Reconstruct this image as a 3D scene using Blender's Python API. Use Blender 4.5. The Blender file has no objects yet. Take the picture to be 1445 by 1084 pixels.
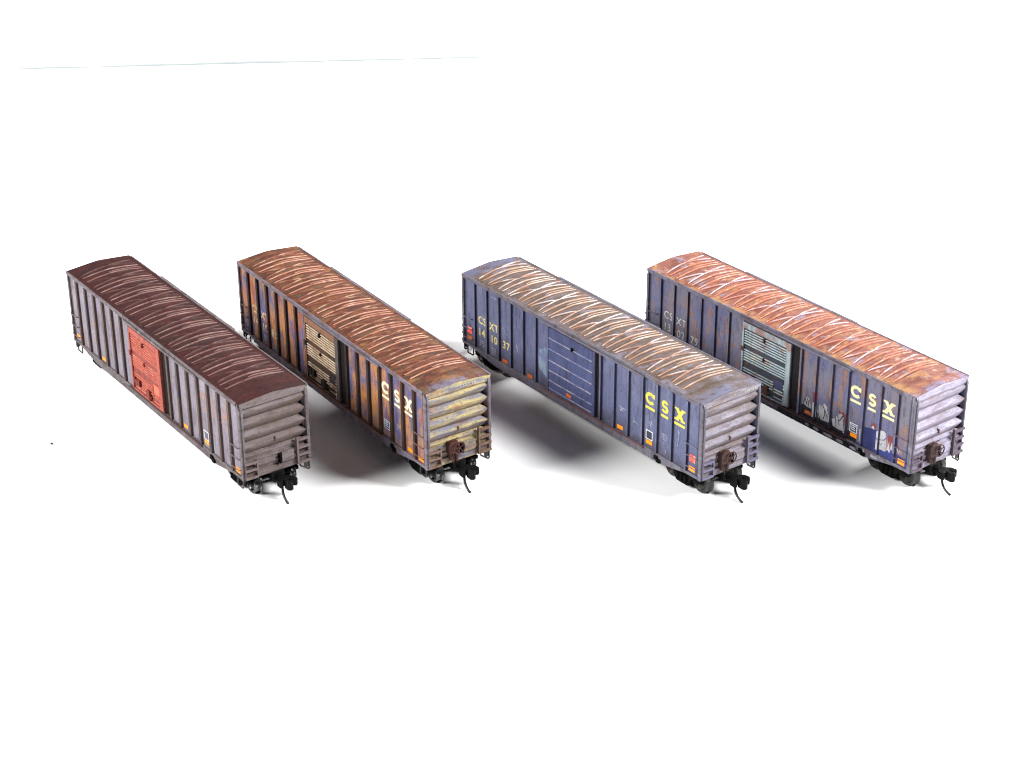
import bpy, bmesh, math, random
from mathutils import Vector, Matrix

MM = 0.001
scene = bpy.context.scene
COL = scene.collection
PI = math.pi


def lin(r, g, b, k=1.0):
    def f(c):
        c = c / 255.0
        return (c / 12.92 if c <= 0.04045 else ((c + 0.055) / 1.055) ** 2.4) * k
    return (f(r), f(g), f(b), 1.0)


# ------------------------------------------------------------------ mesh builder (authored in millimetres)
class MB:
    def __init__(self):
        self.v, self.f, self.m, self.wash = [], [], [], {}

    def vert(self, x, y, z, w=None):
        self.v.append((x, y, z))
        if w is not None:
            self.wash[len(self.v) - 1] = w
        return len(self.v) - 1

    def face(self, idx, mat=0):
        self.f.append(tuple(idx)); self.m.append(mat)

    def box(self, x0, x1, y0, y1, z0, z1, mat=0):
        b = [self.vert(x, y, z) for z in (z0, z1) for y in (y0, y1) for x in (x0, x1)]
        for q in ((0, 2, 3, 1), (4, 5, 7, 6), (0, 1, 5, 4), (2, 6, 7, 3), (0, 4, 6, 2), (1, 3, 7, 5)):
            self.face([b[i] for i in q], mat)

    def prism(self, pts, axis, a, b, mat=0):
        """pts: polygon in the two remaining axes (in x,y,z order); extruded from a to b along axis"""
        def mk(p, t):
            p = list(p); p.insert(axis, t); return self.vert(*p)
        A = [mk(p, a) for p in pts]; B = [mk(p, b) for p in pts]
        n = len(pts)
        self.face(A[::-1], mat); self.face(B, mat)
        for i in range(n):
            j = (i + 1) % n
            self.face((A[i], A[j], B[j], B[i]), mat)

    def tube(self, pts, r, mat=0, n=8, r1=None):
        pts = [Vector(p) for p in pts]
        rings = []
        for i, p in enumerate(pts):
            d = (pts[min(i + 1, len(pts) - 1)] - pts[max(i - 1, 0)]).normalized()
            u = d.orthogonal().normalized() if i == 0 else (u - d * u.dot(d)).normalized()
            w = d.cross(u)
            rr = r if r1 is None else r + (r1 - r) * i / (len(pts) - 1)
            rings.append([self.vert(*(p + u * rr * math.cos(2 * PI * k / n) + w * rr * math.sin(2 * PI * k / n)))
                          for k in range(n)])
        for a, b in zip(rings, rings[1:]):
            for k in range(n):
                self.face((a[k], a[(k + 1) % n], b[(k + 1) % n], b[k]), mat)
        self.face(rings[0][::-1], mat); self.face(rings[-1], mat)

    def lathe_y(self, cx, cz, prof, n=28, mat=0):
        """prof: (y, r) list; revolved round an axis parallel to y"""
        rings = [[self.vert(cx + r * math.cos(2 * PI * k / n), y, cz + r * math.sin(2 * PI * k / n)) for k in range(n)]
                 for y, r in prof]
        for a, b in zip(rings, rings[1:]):
            for k in range(n):
                self.face((a[k], a[(k + 1) % n], b[(k + 1) % n], b[k]), mat)
        self.face(rings[0][::-1], mat); self.face(rings[-1], mat)

    def torus_x(self, cx, cy, cz, R, r, mat=0, n=28, k=8):
        rings = []
        for i in range(n):
            a = 2 * PI * i / n
            rings.append([self.vert(cx + r * math.sin(2 * PI * j / k),
                                    cy + (R + r * math.cos(2 * PI * j / k)) * math.cos(a),
                                    cz + (R + r * math.cos(2 * PI * j / k)) * math.sin(a)) for j in range(k)])
        for i in range(n):
            A, B = rings[i], rings[(i + 1) % n]
            for j in range(k):
                self.face((A[j], A[(j + 1) % k], B[(j + 1) % k], B[j]), mat)

    def build(self, name, mats, parent=None, rot=False, bevel=0.0, smooth=False):
        me = bpy.data.meshes.new(name)
        s = -1.0 if rot else 1.0                      # rot: the other side / end, turned 180 degrees about z
        me.from_pydata([(x * s * MM, y * s * MM, z * MM) for x, y, z in self.v], [], self.f)
        if not isinstance(mats, (list, tuple)):
            mats = [mats]
        for m in mats:
            me.materials.append(m)
        for p, mi in zip(me.polygons, self.m):
            p.material_index = mi
            p.use_smooth = smooth
        if self.wash:
            at = me.attributes.new('dirt', 'FLOAT', 'POINT')
            for i, w in self.wash.items():
                at.data[i].value = w
        bm = bmesh.new(); bm.from_mesh(me)
        bmesh.ops.recalc_face_normals(bm, faces=bm.faces)
        bm.to_mesh(me); bm.free()
        o = bpy.data.objects.new(name, me)
        COL.objects.link(o)
        if parent is not None:
            o.parent = parent
        if bevel:
            b = o.modifiers.new('bevel', 'BEVEL')
            b.width = bevel * MM; b.segments = 2; b.limit_method = 'ANGLE'; b.angle_limit = math.radians(40)
        return o


# ------------------------------------------------------------------ materials
def node_mat(name, rough=0.6, spec=0.3, metallic=0.0):
    m = bpy.data.materials.new(name); m.use_nodes = True
    nt = m.node_tree
    b = nt.nodes['Principled BSDF']
    b.inputs['Roughness'].default_value = rough
    b.inputs['Specular IOR Level'].default_value = spec
    b.inputs['Metallic'].default_value = metallic
    return m, nt, b


def coords(nt, scale, off=(0, 0, 0)):
    tc = nt.nodes.new('ShaderNodeTexCoord')
    mp = nt.nodes.new('ShaderNodeMapping')
    mp.inputs['Scale'].default_value = [s * 1000.0 for s in scale]
    mp.inputs['Location'].default_value = off
    nt.links.new(tc.outputs['Object'], mp.inputs['Vector'])
    return mp.outputs['Vector']


def ramp01(nt, val, lo, hi, strength=1.0):
    r = nt.nodes.new('ShaderNodeMapRange'); r.interpolation_type = 'SMOOTHSTEP'
    r.inputs['From Min'].default_value = lo; r.inputs['From Max'].default_value = hi
    r.inputs['To Max'].default_value = strength
    nt.links.new(val, r.inputs['Value'])
    return r.outputs['Result']


def mul(nt, a, b):
    n = nt.nodes.new('ShaderNodeMath'); n.operation = 'MULTIPLY'
    nt.links.new(a, n.inputs[0])
    if isinstance(b, (int, float)):
        n.inputs[1].default_value = b
    else:
        nt.links.new(b, n.inputs[1])
    return n.outputs[0]


def noise(nt, scale, off, detail=4, rough=0.6):
    n = nt.nodes.new('ShaderNodeTexNoise')
    n.inputs['Scale'].default_value = 1.0
    n.inputs['Detail'].default_value = detail
    n.inputs['Roughness'].default_value = rough
    nt.links.new(coords(nt, scale, off), n.inputs['Vector'])
    return n.outputs['Fac']


def axis_val(nt, axis):
    tc = nt.nodes.new('ShaderNodeTexCoord')
    sx = nt.nodes.new('ShaderNodeSeparateXYZ')
    nt.links.new(tc.outputs['Object'], sx.inputs[0])
    return mul(nt, sx.outputs[axis], 1000.0)


TONES = (('mint_grey', 0.6, 1.0), ('mint_door', 0.95, 1.0), ('orange_rust', 0.55, 0.85), ('rust_roof', 0.47, 0.9), ('roof', 0.55, 0.92), ('white_rust_rib', 0.62, 0.9), ('rust_white_rib', 0.55, 0.85), ('door_rib', 0.72, 0.85), ('pink_white', 0.6, 0.95), ('_rib', 0.6, 0.9), ('lilac_side', 0.42, 0.9), ('rusted_blue', 0.68, 0.95), ('dusty_violet', 0.62, 0.85), ('side', 0.62, 0.7), ('brown_end', 0.5, 1.0), ('blue_cream', 0.74, 0.9), ('_end', 0.7, 0.72), ('trim', 0.46, 0.62), ('post', 0.6, 0.9),
         ('deep_blue', 0.6, 0.56), ('red_door', 0.6, 0.8), ('door', 0.6, 0.85), ('graffiti', 0.6, 0.9), ('logo', 0.64, 0.92), ('marks', 0.9, 1.0), ('iron', 0.55, 0.9), ('brake', 0.55, 0.9),
         ('track', 0.6, 0.9), ('bare', 0.6, 1.0), ('patch', 0.66, 0.9), ('chalk', 0.7, 1.0))


def tone(name):
    """body colours of the cars, from picture values to paint reflectances"""
    for key, k, sat in TONES:
        if key in name:
            return k, sat
    return 1.0, 1.0


def paint(name, base, layers=(), rough=0.6, spec=0.25, seed=0, bump=0.15, bump_scale=1.2, metallic=0.0):
    """layers: (colour, scale, lo, hi, strength[, limits]); limits = list of (axis, from, to) soft windows;
    scale None = plain; scale 'dirt' = the dirt attribute"""
    m, nt, b = node_mat(name, rough, spec, metallic)
    k, sat = tone(name)

    def T(c):
        g = 0.25 * c[0] + 0.6 * c[1] + 0.15 * c[2]
        return tuple(max(0.0, (g + (v - g) * sat) * k) for v in c[:3]) + (1.0,)
    base = T(base)
    layers = [(T(L[0]),) + tuple(L[1:]) for L in layers]
    if any(q in name for q in ('side', 'roof', '_end', 'trim', 'door', 'post', 'foot')):
        dk = (base[0] * 0.42 + 0.004, base[1] * 0.38 + 0.003, base[2] * 0.36 + 0.003, 1)
        lt = tuple(min(0.8, c * 1.5 + 0.03) for c in base[:3]) + (1,)
        sc = (0.9, 0.25, 0.9) if ('roof' in name or '_end' in name) else (0.9, 0.9, 0.16)
        layers += [(dk, sc, 0.5, 0.68, 0.65), (dk, (2.2, 2.2, 2.2), 0.53, 0.66, 0.55), (lt, (1.6, 1.6, 1.6), 0.62, 0.7, 0.5)]
    rgb = nt.nodes.new('ShaderNodeRGB'); rgb.outputs[0].default_value = base
    cur = rgb.outputs[0]
    for i, L in enumerate(layers):
        colr, sc, lo, hi, st = L[:5]
        off = (seed * 13.7 + i * 5.31, seed * 7.9 + i * 3.77, seed * 3.3 + i * 9.13)
        if sc is None:
            v = nt.nodes.new('ShaderNodeValue'); v.outputs[0].default_value = st; fac = v.outputs[0]
        elif sc == 'dirt':
            a = nt.nodes.new('ShaderNodeAttribute'); a.attribute_name = 'dirt'
            nz = noise(nt, (0.5, 0.5, 0.35), off)
            ad = nt.nodes.new('ShaderNodeMath'); ad.operation = 'ADD'
            nt.links.new(a.outputs['Fac'], ad.inputs[0]); nt.links.new(mul(nt, nz, 0.5), ad.inputs[1])
            fac = ramp01(nt, ad.outputs[0], lo, hi, st)
        else:
            fac = ramp01(nt, noise(nt, sc, off, 5, 0.62), lo, hi, st)
        if len(L) > 5:
            for ax, a0, a1 in L[5]:
                fac = mul(nt, fac, ramp01(nt, axis_val(nt, ax), a0, a1) if a0 < a1 else
                          inv(nt, ramp01(nt, axis_val(nt, ax), a1, a0)))
        mx = nt.nodes.new('ShaderNodeMix'); mx.data_type = 'RGBA'
        nt.links.new(fac, mx.inputs['Factor'])
        nt.links.new(cur, mx.inputs['A'])
        mx.inputs['B'].default_value = colr
        cur = mx.outputs['Result']
    nt.links.new(cur, b.inputs['Base Color'])
    rn = noise(nt, (0.8, 0.8, 0.8), (3, 3, seed))
    nt.links.new(ramp_to(nt, rn, rough - 0.12, rough + 0.12), b.inputs['Roughness'])
    if bump:
        bp = nt.nodes.new('ShaderNodeBump'); bp.inputs['Strength'].default_value = bump
        bp.inputs['Distance'].default_value = 0.1 * MM
        nt.links.new(noise(nt, (bump_scale,) * 3, (seed, 0, 0), 3), bp.inputs['Height'])
        nt.links.new(bp.outputs['Normal'], b.inputs['Normal'])
    return m


def inv(nt, a):
    n = nt.nodes.new('ShaderNodeMath'); n.operation = 'SUBTRACT'
    n.inputs[0].default_value = 1.0
    nt.links.new(a, n.inputs[1])
    return n.outputs[0]


def ramp_to(nt, v, a, b):
    r = nt.nodes.new('ShaderNodeMapRange')
    r.inputs['From Min'].default_value = 0.3; r.inputs['From Max'].default_value = 0.7
    r.inputs['To Min'].default_value = a; r.inputs['To Max'].default_value = b
    nt.links.new(v, r.inputs['Value'])
    return r.outputs['Result']


# ------------------------------------------------------------------ car geometry constants (mm)
HL = 49.0            # half length
YS = 9.04            # half width to the side sheets
ZE = 26.8            # eave
POSTS = [-43.2, -37.75, -32.3, -26.9, -21.45, -16.05, -10.6, 10.75, 16.15, 21.65, 27.15, 32.65, 38.1, 43.55]


def roof_z(y):
    return ZE + 0.1 + 0.8 * (1 - (math.sqrt(min(abs(y), 9.3) ** 2 + 0.8) - 0.894) / 8.45)


def rib(mb, p, q, w=1.05, h=0.42, mat=1):
    """raised rib on the roof from p to q (x, y): a broad low foot and a narrow worn crest, ends tapered"""
    n = max(2, int(abs(q[1] - p[1]) / 1.1))
    d = Vector((q[0] - p[0], q[1] - p[1])).normalized(); s = Vector((-d.y, d.x))
    prof = ((-0.5, 0.0), (-0.17, 0.5), (-0.09, 0.97), (0.0, 1.0), (0.09, 0.97), (0.17, 0.5), (0.5, 0.0))
    rows = []
    for i in range(n + 1):
        t = i / n
        x = p[0] + (q[0] - p[0]) * t; y = p[1] + (q[1] - p[1]) * t
        k = min(1.0, 4 * min(t, 1 - t) + 0.2)
        rows.append([mb.vert(x + s.x * o * w, y + s.y * o * w, roof_z(y + s.y * o * w) + (hh * h * k - 0.03))
                     for o, hh in prof])
    for a, b in zip(rows, rows[1:]):
        for j in range(6):
            mb.face((a[j], a[j + 1], b[j + 1], b[j]), mat if 1 <= j <= 4 else 3)
    mb.face(rows[0], 3); mb.face(rows[-1][::-1], 3)


def make_roof(C, root):
    mb = MB()
    ys = [-9.35 + 18.7 * i / 16 for i in range(17)]
    xs = [-48.9, -47, -44, 44, 47, 48.9]
    top = [[mb.vert(x, y, roof_z(y)) for y in ys] for x in xs]
    bot = [[mb.vert(x, y, ZE - 0.45) for y in (ys[0], ys[-1])] for x in xs]
    for a, b in zip(top, top[1:]):
        for j in range(16):
            mb.face((a[j], b[j], b[j + 1], a[j + 1]), 0)
    for i in range(len(xs) - 1):
        mb.face((top[i][0], bot[i][0], bot[i + 1][0], top[i + 1][0]), 0)
        mb.face((top[i][16], top[i + 1][16], bot[i + 1][1], bot[i][1]), 0)
        mb.face((bot[i][0], bot[i][1], bot[i + 1][1], bot[i + 1][0]), 0)
    for i, fl in ((0, 1), (len(xs) - 1, 0)):
        mb.face(top[i] + [bot[i][1], bot[i][0]], 0)
    P = 8.72
    rnd = random.Random(C['seed'])
    for k in range(11):
        c = -43.9 + P * k                       # peak of the X of this period
        j = lambda: rnd.uniform(-0.12, 0.12)
        yn, yf = -8.1, 8.2
        if k < 11:
            if c + 1.2 < 44.3:
                if c - 2.6 > -45:
                    rib(mb, (c - 2.4 + j(), yn), (c - 0.25, -1.2))
                rib(mb, (c + 1.25 + j(), yn), (c + 0.05, 0.0))
                rib(mb, (c + 0.05, 0.0), (c - 1.55 + j(), yf))
                rib(mb, (c + 0.25, 0.6), (c + 1.2 + j(), yf))
            for o in (2.75, 5.35):
                if c + o < 44.2:
                    rib(mb, (c + o + j(), yn), (c + o + j(), yf), w=1.3, mat=2)
            if c + 4.1 < 43.5:
                rib(mb, (c + 4.05 + j(), -1.0), (c + 4.15, yf), w=0.8, h=0.3, mat=2)
    r = mb.build('roof', [C['roof'], C['roof_rib'], C['roof_rib2'], C['roof_foot']], root)
    e = MB()
    e.box(-48.8, 47.9, -9.72, -9.36, 26.1, 27.02)
    e.box(-12.9, 28.1, -10.15, -9.73, 25.75, 26.35)
    e.build('roof_edge', C['trim'], root, bevel=0.08)
    e = MB()
    e.box(-47.9, 48.8, 9.36, 9.72, 26.1, 27.02)
    e.box(-30.5, 11.0, 9.73, 10.3, 26.2, 26.95)
    e.build('roof_edge', C['trim'], root, bevel=0.08)
    return r


def make_side(C, root, rot):
    # sheets, with dirt marks running beside each post
    mb = MB()
    xs = []
    for p in [-48.2] + POSTS + [47.95]:
        xs += [(p - C['post_a'] - C['dirt_w'] * 0.5, C['dirt_l']), (p - C['post_a'], 1.0), (p + C['post_b'], 1.0), (p + C['post_b'] + C['dirt_w'], C['dirt_r'])]
    xs = [(-48.6, 0.0)] + [q for q in xs if -48.5 < q[0] < 48.4] + [(48.6, 0.0)]
    zs = [6.2, 9.0, 12.0, 16.0, 20.0, 24.0, 26.3]
    g = [[mb.vert(x, -YS, z, w) for z in zs] for x, w in xs]
    for a, b in zip(g, g[1:]):
        for j in range(len(zs) - 1):
            mb.face((a[j], b[j], b[j + 1], a[j + 1]))
    k = [mb.vert(x, -YS + 0.8, z, 0.0) for x, z in ((-48.6, 6.2), (48.6, 6.2), (48.6, 26.3), (-48.6, 26.3))]
    mb.face(k)
    mb.build('side_wall', C['side'], root, rot)
    # sill: deeper in the middle, tapering up to the ends
    s = MB()
    pr = [(-48.2, 6.0), (-43.5, 5.9), (-34.5, 4.35), (34.5, 4.35), (43.5, 5.9), (48.0, 6.0), (48.0, 6.75), (-48.2, 6.75)]
    s.prism(pr, 1, -9.5, -8.4)
    s.build('side_sill', C['trim'], root, rot, bevel=0.1)
    t = MB(); t.box(-48.2, 47.9, -9.35, -8.9, 25.7, 26.6)
    t.build('top_chord', C['trim'], root, rot)
    for p in POSTS:
        b = MB()
        vs = []
        x0, x1 = p - C['post_a'], p + C['post_b']
        for z in (6.76, 25.69):
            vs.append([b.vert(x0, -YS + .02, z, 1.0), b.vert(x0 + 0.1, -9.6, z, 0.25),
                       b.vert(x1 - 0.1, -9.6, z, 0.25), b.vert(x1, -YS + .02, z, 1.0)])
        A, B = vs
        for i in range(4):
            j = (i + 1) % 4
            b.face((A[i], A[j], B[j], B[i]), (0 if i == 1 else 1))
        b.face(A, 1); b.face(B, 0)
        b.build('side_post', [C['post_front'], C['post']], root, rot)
    for pr in ([(48.0, 5.9), (49.05, 5.9), (49.05, 25.1), (48.55, 26.7), (48.0, 26.7)],
               [(-49.05, 5.9), (-48.2, 5.9), (-48.2, 26.7), (-48.55, 26.7), (-49.05, 25.1)]):
        c = MB(); c.prism(pr, 1, -9.5, -8.5)
        c.build('corner_post', C['trim'], root, rot, bevel=0.08)
    # lower door track and its stops
    d = MB()
    d.box(-12.9, 28.1, -10.0, -9.51, 6.35, 6.75)
    d.build('door_track', C['track'], root, rot)
    # ladders low on the end bays, at both ends of the side
    for x0, x1, sh in ((43.75, 47.9, 0), (-48.1, -44.3, 0)):
        l = MB()
        for z in (14.75, 11.65, 8.6):
            l.tube([(x0, -9.15, z), (x0, -9.95, z), (x1, -9.95, z), (x1, -9.15, z)], 0.13, n=6)
        l.build('grab_irons', C['iron'], root, rot)
    for x in ((47.0, -45.5) if C['seed'] < 3 else (-45.5,)):
        w = MB()
        x0, x1 = x - 1.35, x + 1.35
        w.tube([(x0, -9.2, 6.0), (x0, -9.3, 3.9), (x0 + .2, -9.3, 3.7), (x1 - .2, -9.3, 3.7), (x1, -9.3, 3.9), (x1, -9.2, 6.0)],
               0.2, n=6)
        w.build('stirrup_step', C['iron_dark'], root, rot)
    jk = MB()
    jk.box(32.3, 33.6, -9.95, -9.51, 5.1, 6.2); jk.box(33.2, 34.6, -10.0, -9.51, 4.6, 5.6)
    jk.build('jacking_pad', C['black'], root, rot, bevel=0.12)


def make_door(C, root, rot):
    kind = C['door_kind']
    jb = MB(); xa = 8.65 if kind == 'plug' else 7.45
    jb.box(xa, 10.0, -9.12, -9.05, 6.8, 25.3)
    jb.build('door_gap_shade', C['jamb'], root, rot)  # thin dark strip: shadow and dirt of the door gap put into colour
    mb = MB()
    if kind == 'plug':
        x0, x1, z0, z1 = -10.2, 8.6, 6.9, 25.0
        mb.box(x0, x1, -9.62, -9.0, z0, z1)
        o = mb.build('door', C['door'], root, rot, bevel=0.15)
        for z in (22.1, 19.0, 15.7, 12.8, 9.9, 7.6):
            r = MB()
            r.prism([(-9.63, z - 0.16), (-9.82, z - 0.02), (-9.82, z + 0.08), (-9.63, z + 0.18)], 0, x0 + 0.1, x1 - 0.9)
            r.build('door_rib', C['door_rib'], o, rot)
        h = MB()
        h.box(-0.7, 0.0, -10.1, -9.63, 22.0, 23.0)
        h.build('door_roller', C['black'], o, rot, bevel=0.1)
        h = MB(); h.box(x1 + 0.02, x1 + 0.35, -9.75, -9.0, z0, z1)
        h.build('door_edge', C['post'], o, rot)
        return
    x0, x1, z0, z1 = -10.4, 7.4, 6.9, 25.1
    mb.box(x0, x1, -9.5, -9.0, z0, z1)
    o = mb.build('door', C['door'], root, rot, bevel=0.08)
    fr = MB()
    fr.box(5.75, x1, -9.95, -9.51, z0 + .3, z1)
    fr.box(x0, 5.74, -9.85, -9.51, 23.5, z1)
    fr.box(x0, x0 + 0.55, -9.9, -9.51, z0 + .3, 23.49)
    fr.box(x0 + .56, 5.74, -9.8, -9.51, z0, 7.5)
    fr.build('door_frame', C['door_frame'], o, rot, bevel=0.08)

    def ribs(zl, a, b):
        r = MB()
        for z in zl:
            r.prism([(-9.51, z - 0.12), (-9.72, z - 0.1), (-9.76, z + 0.08), (-9.51, z + 0.16)], 0, a, b)
        r.build('door_panel', C['door_rib'], o, rot)
    ribs([22.75, 22.03, 21.31, 20.59, 19.87, 19.15], -9.7, 5.6)
    ribs([17.3, 16.58, 15.86, 15.14, 14.42], -9.7, 5.6)
    ribs([12.0, 11.25], -9.7, 1.6)
    ribs([10.5, 9.75], -5.0, 1.6)
    ribs([10.3, 9.55, 8.1], 2.4 if False else 1.9, 5.2)
    ribs([8.9, 8.2], -8.8, -3.2)
    hw = MB()
    hw.box(-2.7, -2.1, -10.2, -9.51, 21.9, 23.1)
    hw.box(-2.6, -2.05, -10.1, -9.51, 16.6, 17.5)
    hw.box(-10.7, -9.75, -10.15, -9.9, 16.9, 18.3)
    hw.build('door_roller', C['hardware'], o, rot, bevel=0.1)
    hd = MB()
    hd.box(-9.3, -8.7, -10.1, -9.51, 9.3, 10.9); hd.box(-8.5, -7.6, -10.05, -9.51, 9.0, 10.6)
    hd.box(-6.9, -5.9, -10.2, -9.51, 9.2, 11.0); hd.box(-7.4, -7.1, -10.0, -9.51, 9.4, 10.4)
    hd.box(-1.4, 0.0, -10.25, -9.51, 7.6, 10.4); hd.box(0.02, 0.5, -10.0, -9.51, 8.0, 8.9)
    hd.build('door_latch', C['hardware'], o, rot, bevel=0.1)
    pl = MB(); pl.box(2.2, 5.1, -9.72, -9.51, 10.75, 13.3)
    pl.build('placard', C['placard'], o, rot)
    tk = MB()
    for z in (12.5, 11.6, 9.6, 8.7, 7.8):
        tk.box(5.25, 5.7, -9.8, -9.51, z - 0.25, z + 0.25)
    tk.build('door_cleat', C['door_rib'], o, rot)


def make_end(C, root, rot, brake):
    # corrugated end: bright upper slopes, long lower slopes
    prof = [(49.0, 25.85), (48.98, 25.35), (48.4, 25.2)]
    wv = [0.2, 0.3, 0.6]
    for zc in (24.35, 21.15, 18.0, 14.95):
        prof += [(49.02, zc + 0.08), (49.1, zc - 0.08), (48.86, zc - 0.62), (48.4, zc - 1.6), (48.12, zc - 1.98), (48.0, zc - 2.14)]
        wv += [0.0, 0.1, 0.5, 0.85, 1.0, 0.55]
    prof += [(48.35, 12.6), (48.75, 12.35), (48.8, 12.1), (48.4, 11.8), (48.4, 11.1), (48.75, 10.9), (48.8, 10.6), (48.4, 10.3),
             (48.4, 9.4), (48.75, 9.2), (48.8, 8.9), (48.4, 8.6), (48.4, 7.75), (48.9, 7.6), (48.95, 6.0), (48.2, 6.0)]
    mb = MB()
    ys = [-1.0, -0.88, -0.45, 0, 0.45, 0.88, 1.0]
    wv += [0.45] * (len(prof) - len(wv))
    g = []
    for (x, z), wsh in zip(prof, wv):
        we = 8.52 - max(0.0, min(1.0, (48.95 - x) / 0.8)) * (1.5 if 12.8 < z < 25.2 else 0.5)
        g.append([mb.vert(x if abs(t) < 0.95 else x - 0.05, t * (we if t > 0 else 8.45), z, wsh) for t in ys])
    for a, b in zip(g, g[1:]):
        for j in range(6):
            mb.face((a[j], a[j + 1], b[j + 1], b[j]))
    # flat top fascia that follows the roof pitch
    fy = [-9.2 + 18.4 * i / 12 for i in range(13)]
    lo = [mb.vert(49.02, y, 25.7) for y in fy]; hi = [mb.vert(49.02, y, roof_z(y) - 0.02) for y in fy]
    l2 = [mb.vert(48.6, y, 25.7) for y in fy]
    for j in range(12):
        mb.face((lo[j], lo[j + 1], hi[j + 1], hi[j])); mb.face((l2[j], l2[j + 1], lo[j + 1], lo[j]))
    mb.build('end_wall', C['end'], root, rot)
    fl = MB()
    for s in (-1, 1):
        y0, y1 = sorted((s * 8.55, s * 9.0))
        fl.prism([(48.2, 6.0), (49.35, 6.0), (49.4, 24.3), (49.1, 26.2), (48.2, 26.3)], 1, y0, y1)
    fl.build('end_flange', C['trim'], root, rot, bevel=0.06)
    # ladders on the end
    ld = MB()
    for z in (12.9, 10.7, 8.7, 6.6):
        ld.box(49.3, 49.85, 5.8, 9.05, z - 0.3, z + 0.3)
    ld.box(49.0, 49.8, 5.3, 5.79, 6.2, 13.5)
    ld.build('end_ladder', C['iron'], root, rot)
    ld = MB()
    for z in (10.6, 8.7, 6.6):
        ld.box(49.3, 49.8, -8.9, -5.86, z - 0.28, z + 0.28)
    ld.box(49.0, 49.7, -5.85, -5.5, 6.3, 11.0)
    ld.build('end_ladder', C['iron'], root, rot)
    br = MB()
    br.box(48.6, 49.35, -0.3, 0.0, 14.3, 15.4)
    br.build('seam_clip', C['track'], root, rot)
    pt = MB()
    pt.box(48.4, 49.25, 1.3, 4.75, 7.9, 10.7)
    pt.prism([(49.0, 8.1), (49.0, 10.0), (50.0, 8.6)][::-1], 1, 0.75, 1.0) if False else None
    pt.build('end_plate', C['end'], root, rot, bevel=0.1)
    df = MB()
    df.prism([(48.4, 10.3), (49.9, 10.0), (49.6, 7.9), (48.4, 7.9)], 1, 0.55, 0.85)
    df.build('plate_bracket', C['black'], root, rot)
    if brake:
        h = MB()
        h.box(48.5, 50.3, -3.6, -0.9, 8.9, 12.2)
        h.box(48.5, 49.9, -3.2, -2.6, 7.0, 9.0)
        h.box(48.6, 49.8, -1.4, -0.7, 6.2, 8.9)
        ho = h.build('brake_housing', C['brake'], root, rot, bevel=0.25)
        w = MB()
        cx, cy, cz, R = 50.95, -1.15, 10.6, 1.55
        w.torus_x(cx, cy, cz, R, 0.17)
        for k in range(5):
            a = 2 * PI * k / 5 + 0.4
            w.tube([(cx, cy, cz), (cx, cy + R * math.cos(a), cz + R * math.sin(a))], 0.13, n=6)
        w.tube([(50.1, cy, cz), (cx + 0.2, cy, cz)], 0.32, n=10)
        w.build('brake_wheel', C['brake'], ho, rot)
        ch = MB(); ch.tube([(49.9, -2.3, 8.9), (49.9, -2.3, 7.4), (49.6, -2.0, 6.0)], 0.15, n=6)
        ch.tube([(50.2, -3.4, 11.9), (50.4, -3.0, 12.9), (50.4, -1.2, 13.2)], 0.14, n=6)
        ch.build('brake_chain', C['brake'], ho, rot)
    # stirrup at the right hand corner
    w = MB()
    w.tube([(48.9, 6.3, 6.1), (48.9, 6.4, 5.2), (48.9, 8.6, 3.6), (48.9, 8.85, 3.8), (48.9, 8.85, 6.1)], 0.22, n=6)
    w.prism([(48.7, 6.1), (48.9, 4.2), (48.9, 6.1)], 1, 7.4, 8.8)
    w.build('sill_step', C['iron_dark'], root, rot)


def make_coupler(C, root, rot):
    m = C['coupler']
    mb = MB()
    mb.box(44.0, 49.2, -1.8, 1.8, 3.5, 6.1)
    mb.box(44.0, 51.2, -0.85, 0.85, 3.6, 5.1)
    o = mb.build('coupler_box', m, root, rot, bevel=0.3)
    h = MB()
    h.prism([(50.4, -0.9), (51.6, -1.8), (53.2, -1.85), (53.4, -1.1), (52.7, -0.6), (52.6, 0.9), (53.6, 1.2), (54.2, 2.2),
             (53.6, 2.9), (52.0, 2.6), (51.0, 1.5), (50.4, 0.8)], 2, 3.3, 5.2)
    hd = h.build('coupler', m, root, rot, bevel=0.25)
    k = MB()
    k.prism([(52.75, -0.5), (54.6, -0.6), (55.2, 0.1), (55.0, 0.9), (54.2, 0.95), (53.9, 0.45), (52.7, 0.7)], 2, 3.0, 5.45)
    k.build('knuckle', m, hd, rot, bevel=0.2)
    p = MB()
    p.tube([(52.0, -0.6, 3.4), (52.2, -0.7, 2.5), (52.7, -0.9, 1.7), (53.6, -1.1, 1.0), (54.6, -1.25, 0.55), (55.7, -1.3, 0.3)],
           0.33, n=8)
    p.build('trip_pin', C['pin'], hd, rot, smooth=True)


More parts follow.
